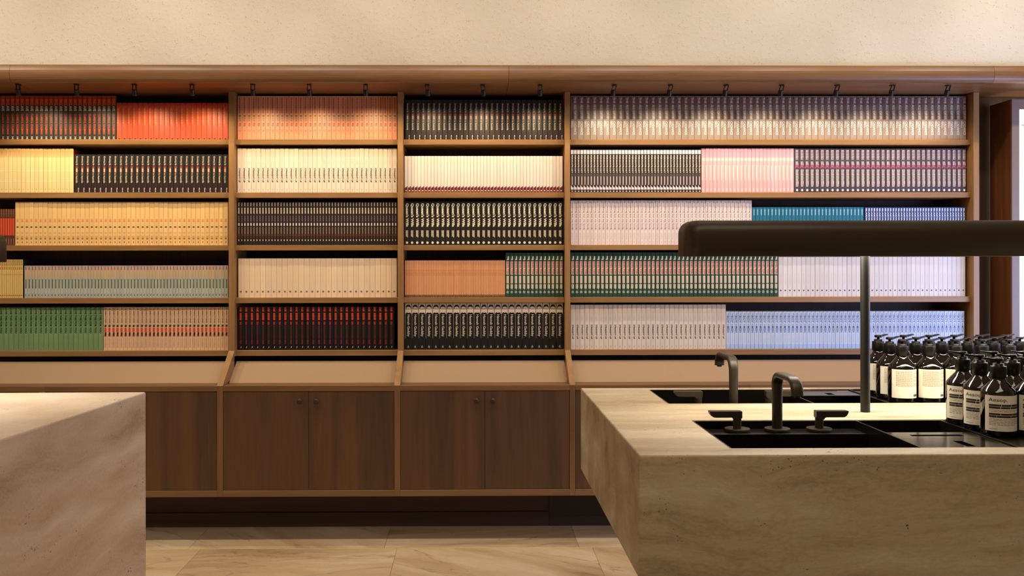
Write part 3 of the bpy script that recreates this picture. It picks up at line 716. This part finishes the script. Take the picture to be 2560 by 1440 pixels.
brownor = dict(yb=617, col=(96, 54, 36), art=[('B', 549, 592, -.5, .5, (226, 84, 48))]+bars(526, 546, .1, .4, (160, 110, 76), 4, 11)+bars(600, 616, .1, .4, (190, 130, 100), 4, 12))
butter = dict(yb=617.5, col=(242, 200, 132), art=[('B', 552, 559.5, -.2, .3, (236, 152, 104)), ('B', 563, 566, -.2, .3, (232, 198, 140)), ('B', 570, 573.5, -.2, .3, (110, 80, 44)), ('B', 584.5, 587.5, -.2, .3, (236, 172, 120)), ('B', 594, 597, -.25, .35, (206, 172, 104)), ('B', 598.5, 602.5, -.2, .3, (170, 122, 70)), ('P', [(-.05, 608), (.2, 608), (.08, 612.5)], (90, 64, 40))])
navy = dict(yb=614.5, col=(44, 34, 34), art=bars(508, 518, .05, .5, (200, 176, 150), 3, 13)+bars(521, 537, .05, .5, (202, 182, 150), 2, 14, .1)+bars(541, 556, .05, .5, (128, 106, 108), 5, 15)+[('B', 559, 566, -.2, .35, (216, 196, 190)), ('B', 569, 587, -.2, .3, (132, 108, 80)), ('B', 588.5, 590.5, -.5, .5, (130, 70, 30)), ('B', 591, 597, -.2, .25, (94, 58, 34)), ('B', 600, 604, -.15, .2, (226, 204, 170))])
queenw = dict(yb=613, col=(38, 34, 28), art=[('T', "Queen's Wife", 508.5, 567.5, .02, .72, CR, .045)]+bars(576.5, 594, .13, .22, (236, 214, 178), 7, 16, .15)+bars(576.5, 592, -.14, .22, (236, 214, 178), 6, 17, .15)+[('D', 607, .0, .27, (244, 234, 212))])
nothing = dict(yb=613, col=(240, 222, 214), art=[('T', 'nothing but my body', 509, 576, -.02, .56, (88, 72, 78), .015), ('T', 'ella', 583, 600, .0, .24, (190, 168, 166)), ('B', 604, 609, -.08, .08, (214, 196, 192))])
teal = dict(yb=613.5, col=(38, 112, 140), art=bars(525, 540, .06, .28, (176, 206, 220), 5, 19, .1))
blak = dict(yb=613.5, col=(52, 74, 130), art=[('T', 'BLAKWORK', 523, 575, .0, .66, (226, 228, 240), .03)])
straw = dict(yb=750, side=(28, 46, 34), col=(230, 194, 116), art=bars(656, 670, .0, .6, (176, 132, 70), 3, 20)+bars(673, 680, .0, .6, (166, 122, 62), 2, 21)+[('B', 690, 692, -.5, .5, (206, 166, 92)), ('B', 742.5, 744.5, -.3, .3, (120, 84, 40))])
matchb = dict(yb=747.5, col=(184, 190, 180), art=[('B', 668.5, 678, -.18, .20, (204, 62, 62)), ('B', 678, 699.5, -.22, .24, (226, 162, 84)), ('B', 699.5, 702.5, -.4, .4, (150, 172, 172)), ('B', 702, 724, -.14, .24, (92, 102, 62)), ('P', [(-.3, 741), (.25, 736), (-.05, 741), (.3, 745)], (56, 52, 40))])
creamr = dict(yb=746.5, col=(246, 216, 180), art=[('D', 732, .0, .19, (112, 84, 62)), ('D', 732, .0, .07, (200, 164, 130)), ('B', 655, 712, -.02, .03, (232, 198, 160))])
peach = dict(yb=743.5, col=(236, 166, 116), art=[('B', 681, 690, -.22, .22, (206, 140, 92)), ('B', 675, 678, -.5, .5, (224, 152, 102)), ('B', 737.5, 743.4, -.5, .5, (44, 30, 22)), ('B', 739.3, 741.5, -.25, .2, (200, 176, 140))])
shelter = dict(yb=743, col=(46, 76, 62), art=[('P', [(-.2, 650.5), (.34, 650.5), (.34, 641), (.05, 641), (0, 646), (-.3, 650.5)], (226, 212, 184)), ('B', 653.5, 687, -.36, .36, (226, 206, 180)), ('T', 'SHELTER', 654, 686.5, .08, .52, (206, 66, 74), .03), ('B', 690, 708.5, -.32, .32, (230, 212, 182)),
    ('P', [(-.32, 711), (.32, 711), (.32, 720), (.1, 724.5), (-.1, 720.5), (-.32, 723)], (230, 212, 182)), ('B', 692, 722, -.14, -.02, (180, 164, 134)), ('D', 730.5, .0, .34, (214, 212, 190), .72), ('B', 728, 733, -.08, .08, (214, 212, 190))])
lav = dict(yb=743.5, col=(232, 224, 220), art=[('D', 728, .0, .2, (104, 92, 112)), ('B', 684, 712, -.02, .03, (206, 198, 200))])
green = dict(yb=881, col=(124, 158, 108), art=[('T', 'LOVE THIS FOR YOU', 774.5, 837.5, .0, .48, (22, 26, 16), .04), ('T', 'Paul Dalla Rosa', 841, 866, .02, .3, (178, 184, 130)), ('B', 869, 873, -.08, .1, (140, 172, 110))])
stories = dict(yb=880, col=(238, 198, 158), art=[('T', 'QUEERSTORIES', 774, 813, .06, .40, (48, 32, 22), .03), ('P', [(-.3, 822), (.3, 822), (.36, 816), (-.25, 816)], (58, 74, 52)), ('B', 823.5, 834.5, -.32, .3, (222, 76, 52)), ('P', [(-.3, 844), (.3, 844), (.3, 835), (-.2, 835)], (84, 46, 38)), ('B', 844, 846.5, -.3, .32, (226, 110, 76))]+bars(849, 873, .02, .4, (218, 176, 138), 6, 25))
blackred = dict(yb=877, col=(24, 18, 16), art=bars(770.5, 781, -.02, .42, (222, 66, 42), 3, 26, .08)+bars(784.5, 802.5, -.02, .42, (224, 74, 44), 6, 27, .1)+bars(806.5, 814, -.02, .40, (166, 60, 50), 2, 28, .1)+bars(815, 851, -.02, .36, (84, 40, 46), 9, 29, .12)+bars(852, 863, -.02, .34, (124, 40, 52), 3, 30, .1)+[('P', [(-.06, 873), (.08, 871), (.12, 867.5), (-.02, 868.5)], (226, 206, 176))])
portrait = dict(yb=876, col=(30, 27, 25), art=[('B', 760, 788, -.5, .5, (232, 214, 184)), ('P', [(-.46, 788), (.46, 788), (.44, 785.5), (.2, 783), (-.2, 783), (-.44, 785.5)], (30, 27, 25)), ('P', [(-.34, 773), (-.40, 769), (-.30, 765.6), (-.05, 763.6), (.2, 764.2), (.36, 766.5), (.40, 770), (.34, 773)], (30, 24, 22)),
    ('P', [(-.30, 770.5), (-.1, 768.8), (.18, 768.8), (.32, 771), (.30, 778), (.14, 784), (-.08, 784), (-.28, 778)], (250, 228, 200)), ('B', 774.2, 775.0, -.32, .33, (70, 52, 44)), ('B', 776.8, 777.3, -.26, -.03, (120, 92, 78)), ('B', 776.8, 777.3, .07, .29, (120, 92, 78)), ('B', 775.0, 778.6, .0, .04, (214, 184, 156)), ('B', 780.6, 781.4, -.08, .14, (170, 110, 92)), ('P', [(-.30, 771), (-.34, 776), (-.40, 772)], (30, 24, 22)),
    ('T', 'Hannah Gadsby', 788.5, 843.5, .0, .50, CR, .012), ('B', 788, 848, -.5, -.46, (200, 180, 150)), ('P', [(-.16, 871), (.16, 871), (.0, 865)], (206, 196, 180)), ('P', [(-.08, 870), (.08, 870), (.0, 867)], (30, 27, 25))])
mish = dict(yb=873, col=(206, 218, 238), art=[('T', 'THE', 783.5, 790, .05, .5, (92, 106, 164), .01), ('T', 'BOY', 791, 809, .0, .66, (62, 84, 150), .015), ('B', 811, 815, -.2, .2, (150, 164, 206)), ('T', 'MISH', 816.5, 832.5, .0, .64, (62, 84, 150), .015), ('T', 'Gary Lonesborough', 836, 858, .05, .2, (140, 152, 192)), ('B', 862, 873, -.5, .5, (178, 202, 238))])
mish['yb'] = 873.5

run(1, -59, 290, 29, 240, enclave, 'rust_topped_paperback', 'dark paperback with rust-red top, top left shelf')
run(1, 291, 570, 21, 259.5, coral, 'coral_paperback', 'short coral-red paperback, top left shelf')
run(1, 593, 992.5, 34, 240, salmon, 'salmon_paperback', 'salmon pink paperback with multicoloured lettering, top shelf')
run(1, 1013, 1408, 30, 250, queer, 'black_paperback', 'black paperback with a red dot, top shelf')
run(1, 1426.5, 2417, 61, 240, allofit, 'taupe_paperback', 'taupe paperback with white capitals, top right shelf')
run(2, -56, 183.5, 22, 373, cream, 'pale_yellow_paperback', 'pale yellow paperback, second shelf left end')
run(2, 185.5, 570, 28, 386, shifted(queer, 134.5, 483.5), 'black_paperback', 'black paperback with a red dot, second shelf left bay')
run(2, 593, 992.5, 34, 372, straight, 'off_white_paperback', 'off-white paperback with brown capitals, second shelf')
run(2, 1011, 1407, 48, 390, ivory, 'ivory_paperback', 'slim ivory paperback with maroon foot, second shelf', parts=False)
run(2, 1426.5, 1753, 41, 374, permafrost, 'white_headed_paperback', 'slim black paperback with white head, second shelf', parts=False)
run(2, 1754, 1985, 24, 370.5, pink, 'pink_paperback', 'plain pink paperback, second shelf')
run(2, 1986, 2417, 34, 371, boyl, 'purple_grey_paperback', 'purple-grey paperback with chunky white lettering, second shelf')
run(3, -60, 36, 16, 523, brownor, 'brown_and_orange_paperback', 'thin brown and orange paperback, third shelf left edge', parts=False)
run(3, 37, 569.5, 46, 505, butter, 'butter_yellow_paperback', 'butter-yellow paperback with small dark marks, third shelf', lean=0.004)
run(3, 593, 992.5, 53, 505, navy, 'tan_lettered_paperback', 'slim dark paperback with tan lettering, third shelf', parts=False)
run(3, 1011, 1407, 31, 504, queenw, 'cream_titled_paperback', 'black paperback with bold cream title, third shelf')
run(3, 1426.5, 1880, 47, 501, nothing, 'pinkish_white_paperback', 'pinkish white paperback with grey lowercase title, third shelf')
run(3, 1880.5, 2160, 31, 518, teal, 'teal_paperback', 'short teal paperback above the lamp, third shelf', parts=False)
run(3, 2163, 2414, 37, 518, blak, 'navy_paperback', 'short navy paperback above the lamp, third shelf', parts=False)
run(4, -60, 57, 22, 649, straw, 'straw_yellow_paperback', 'thin straw-yellow paperback, fourth shelf left edge', parts=False)
run(4, 60, 570, 62, 664, matchb, 'grey_green_paperback', 'slim grey-green paperback with red-tipped mark, fourth shelf', parts=False)
run(4, 595, 992.5, 29, 646, creamr, 'thick_cream_paperback', 'thick cream paperback with a ring mark, fourth shelf')
run(4, 1012, 1263, 60, 651, peach, 'peach_booklet', 'very thin peach booklet, fourth shelf', parts=False)
run(4, 1264, 1408, 14, 632, shelter, 'dark_green_paperback', 'dark green paperback beside the peach booklets, fourth shelf')
run(4, 1426.5, 1945.5, 49, 631, shelter, 'dark_green_paperback', 'dark green paperback in the right bay, fourth shelf')
run(4, 1946.5, 2415, 41, 642, lav, 'pale_dotted_paperback', 'pale lavender-white dotted paperback, fourth shelf')
run(5, -53, 257, 25, 769, green, 'green_paperback', 'green paperback with black capitals, bottom left shelf')
run(5, 258, 571, 31, 768, stories, 'peach_paperback', 'peach paperback with a red block, bottom left shelf')
run(5, 595, 986, 28, 768, blackred, 'red_lettered_paperback', 'black paperback with red lettering, bottom shelf')
run(5, 1012, 1408, 23, 760, portrait, 'portrait_paperback', 'black paperback with a bespectacled portrait, bottom shelf')
run(5, 1426.5, 1815, 33, 762, shifted(straight, 389.5, 872.5), 'off_white_paperback', 'off-white paperback in the right bay, bottom shelf')
run(5, 1815.5, 2412, 59, 778.5, mish, 'pale_blue_paperback', 'pale blue paperback with navy title, bottom right shelf')

# ------------------------------------------------------------------ pump bottles
def glass():
    m, nd, lk, p = newmat('amber_glass')
    tc = N(nd, 'ShaderNodeTexCoord'); nz = N(nd, 'ShaderNodeTexNoise'); nz.inputs['Scale'].default_value = 8
    cr = N(nd, 'ShaderNodeValToRGB'); cr.color_ramp.elements[0].color = (*lin((9, 5, 3)), 1); cr.color_ramp.elements[1].color = (*lin((16, 9, 5)), 1)
    lk.new(tc.outputs['Object'], nz.inputs['Vector']); lk.new(nz.outputs['Fac'], cr.inputs[0]); lk.new(cr.outputs[0], p.inputs['Base Color'])
    p.inputs['Roughness'].default_value = 0.06; p.inputs['Specular IOR Level'].default_value = 0.6; p.inputs['Coat Weight'].default_value = 0.3
    return m
GLASS = glass(); PUMP = plain('pump_plastic', (12, 10, 9), 0.38, spec=0.3); LABEL = plain('label_paper', (226, 218, 198), 0.55, var=0.02)
INK = plain('label_ink', (46, 38, 32), 0.6); INK2 = plain('label_fine_ink', (150, 132, 106), 0.6); INK3 = plain('label_red_ink', (180, 96, 70), 0.6)
RB = 0.0415; LZ0, LZ1 = 0.016, 0.106
def bottle_meshes():
    O = Vector((0, 0, 0))
    body = MB().lathe([(0.030, 0.0), (0.038, 0.001), (RB, 0.006), (RB, 0.108), (RB-0.0005, 0.112), (RB-0.0025, 0.1165), (0.034, 0.123), (0.0255, 0.133), (0.0185, 0.1405), (0.0165, 0.145), (0.0165, 0.150)], (0, 0, 0), GLASS, 40).mesh('body', O)
    collar = MB().lathe([(0.0182, 0.1465), (0.0195, 0.1475), (0.0195, 0.176), (0.0188, 0.1775), (0.0135, 0.178), (0.0132, 0.1835), (0.0125, 0.1842)], (0, 0, 0), PUMP, 28).mesh('collar', O)
    hd = MB().lathe([(0.0042, 0.1842), (0.0042, 0.1905), (0.0115, 0.1908), (0.0120, 0.1925), (0.0120, 0.1965), (0.0105, 0.1982)], (0, 0, 0), PUMP, 20).mesh('pump_head', O)
    path = [(Vector((0.004, 0, 0.1945)), Vector((0, 1, 0)), Vector((0, 0, 1))), (Vector((0.020, 0, 0.1955)), Vector((0, 1, 0)), Vector((0, 0, 1))), (Vector((0.038, 0, 0.1985)), Vector((0, 1, 0)), Vector((0, 0, 1))), (Vector((0.0425, 0, 0.1985)), Vector((0, 1, 0)), Vector((0, 0, 1)))]
    ws = [(0.016, 0.006), (0.012, 0.0055), (0.009, 0.005), (0.007, 0.0042)]
    nz = MB().sweep(path, lambda i: stadium(ws[i][0], ws[i][1], 5), PUMP).mesh('nozzle', O)
    def patch(a0, a1, z0, z1, mat, r, mb, n=None):
        n = n or max(1, int(abs(a1-a0)/0.16))
        vs = []
        for i in range(n+1):
            a = a0+(a1-a0)*i/n
            vs += [(r*math.sin(a), -r*math.cos(a), z0), (r*math.sin(a), -r*math.cos(a), z1)]
        mb.add(vs, [(2*i, 2*i+2, 2*i+3, 2*i+1) for i in range(n)], mat, False); return mb
    # label stock wraps: front label (faces -y) and back label (faces +y)
    R1 = RB+0.0005; R2 = RB+0.0009; A = 1.24
    lf = MB(); patch(-A, A, LZ0, LZ1, LABEL, R1, lf, 18)
    patch(-A, A, LZ0, LZ1, LABEL, R1-0.0002, lf, 18)
    lb_ = MB(); patch(math.pi-1.3, math.pi+1.3, LZ0, LZ1, LABEL, R1, lb_, 28)
    ink = MB(); hL = LZ1-LZ0; zz = lambda f: LZ1-hL*f
    gv, gf = glyphs('Aesop.', .0)
    x0, x1 = -1.0, 0.05
    ink.add([(R2*math.sin(x0+(x1-x0)*v[0]), -R2*math.cos(x0+(x1-x0)*v[0]), zz(.195)+v[1]*hL*0.125) for v in gv], gf, INK)
    rnd = random.Random(4)
    def line(f0, f1, a0, a1, mat, words, gp=0.18):
        w = [0.5+rnd.random() for _ in range(words)]; tot = sum(w)+gp*(words-1); k = (a1-a0)/tot; a = a0
        for ww in w: patch(a, a+ww*k, zz(f1), zz(f0), mat, R2, ink); a += (ww+gp)*k
    for f0, f1, a1, mt, wd_ in ((.245, .30, .98, INK, 3), (.312, .367, .98, INK, 3), (.40, .412, .9, INK2, 9), (.435, .45, .5, INK3, 7), (.495, .55, .98, INK, 3), (.562, .617, .98, INK, 3),
                              (.655, .668, .95, INK2, 9), (.695, .708, .9, INK2, 9), (.735, .748, .92, INK2, 9), (.775, .788, .86, INK2, 8), (.815, .828, .45, INK2, 6), (.93, .942, -.45, INK2, 4)):
        line(f0, f1, -.98, a1*1.12, mt, wd_, 0.03 if wd_ == 3 else 0.18)
    ib = MB(); ink_f = ink; ink = ib
    for k in range(17): line(.06+.032*k, .072+.032*k, math.pi-0.95, math.pi+0.28, INK2, 8)
    for k in range(17):
        if k not in (4, 8, 12): line(.06+.032*k, .072+.032*k, math.pi+0.36, math.pi+1.2, INK2, 5)
    line(.80, .812, math.pi+.55, math.pi+.85, INK2, 2)
    rnd2 = random.Random(9); a = math.pi+0.38
    while a < math.pi+0.92:
        wdt = rnd2.choice((0.012, 0.02, 0.03)); patch(a, a+wdt, zz(.94), zz(.86), INK, R2, ib, 1); a += wdt+rnd2.choice((0.012, 0.02))
    return dict(body=body, collar=collar, pump_head=hd, nozzle=nz, front_label=lf.mesh('front_label', O), back_label=lb_.mesh('back_label', O), fp=ink_f.mesh('label_print', O), bp=ib.mesh('label_print', O))
BMX = bottle_meshes()
def bottle(x, y, z, rot, noz, label, group):
    o = bpy.data.objects.new('pump_bottle', None); COL.objects.link(o); o.empty_display_size = 0.03
    o.location = (x, y, z); o.rotation_euler.z = rot
    tag(o, label, 'bottle', group); ORG[o] = Vector((x, y, z))
    def part(n, me, par):
        c = bpy.data.objects.new(n, me); COL.objects.link(c); c.parent = par; return c
    part('body', BMX['body'], o); part('collar', BMX['collar'], o)
    h = part('pump_head', BMX['pump_head'], o); h.rotation_euler.z = noz; part('nozzle', BMX['nozzle'], h)
    part('label_print', BMX['fp'], part('front_label', BMX['front_label'], o)); part('label_print', BMX['bp'], part('back_label', BMX['back_label'], o))
rb = random.Random(3)
GX = 1.353; GP = 0.0858
colw = ['nearest the lamp post', 'second from the lamp post', 'third from the lamp post', 'fourth from the lamp post', 'fifth from the lamp post', 'sixth from the lamp post']
for i in range(5):
    for j in range(3):
        lab = 'amber pump bottle in the near cluster, %s row, %s' % (['front', 'middle', 'rear'][j], ['leftmost', 'second from the left', 'third from the left', 'fourth from the left', 'rightmost'][i])
        bottle(GX+GP*i+rb.uniform(-.0004, .0004), 2.347+GP*j, ZTRAY, rb.uniform(-.04, .04)-(0.40 if i == 0 and j else 0.06), math.pi+0.12+(0.40 if i == 0 and j else 0.06)+rb.uniform(-.06, .06), lab, 'bottles by the near sink')
for i in range(6):
    for j in range(3):
        lab = 'amber pump bottle in the far cluster, %s row, %s' % (['front', 'middle', 'rear'][j], colw[i])
        bottle(1.370+GP*i+rb.uniform(-.0004, .0004), 2.912+GP*j, ZTRAY, math.pi+0.10+rb.uniform(-.05, .05), math.pi+0.25+rb.uniform(-.06, .06), lab, 'bottles by the far sink')
print('BOOKS', NB[0], 'OBJECTS', len(bpy.data.objects))
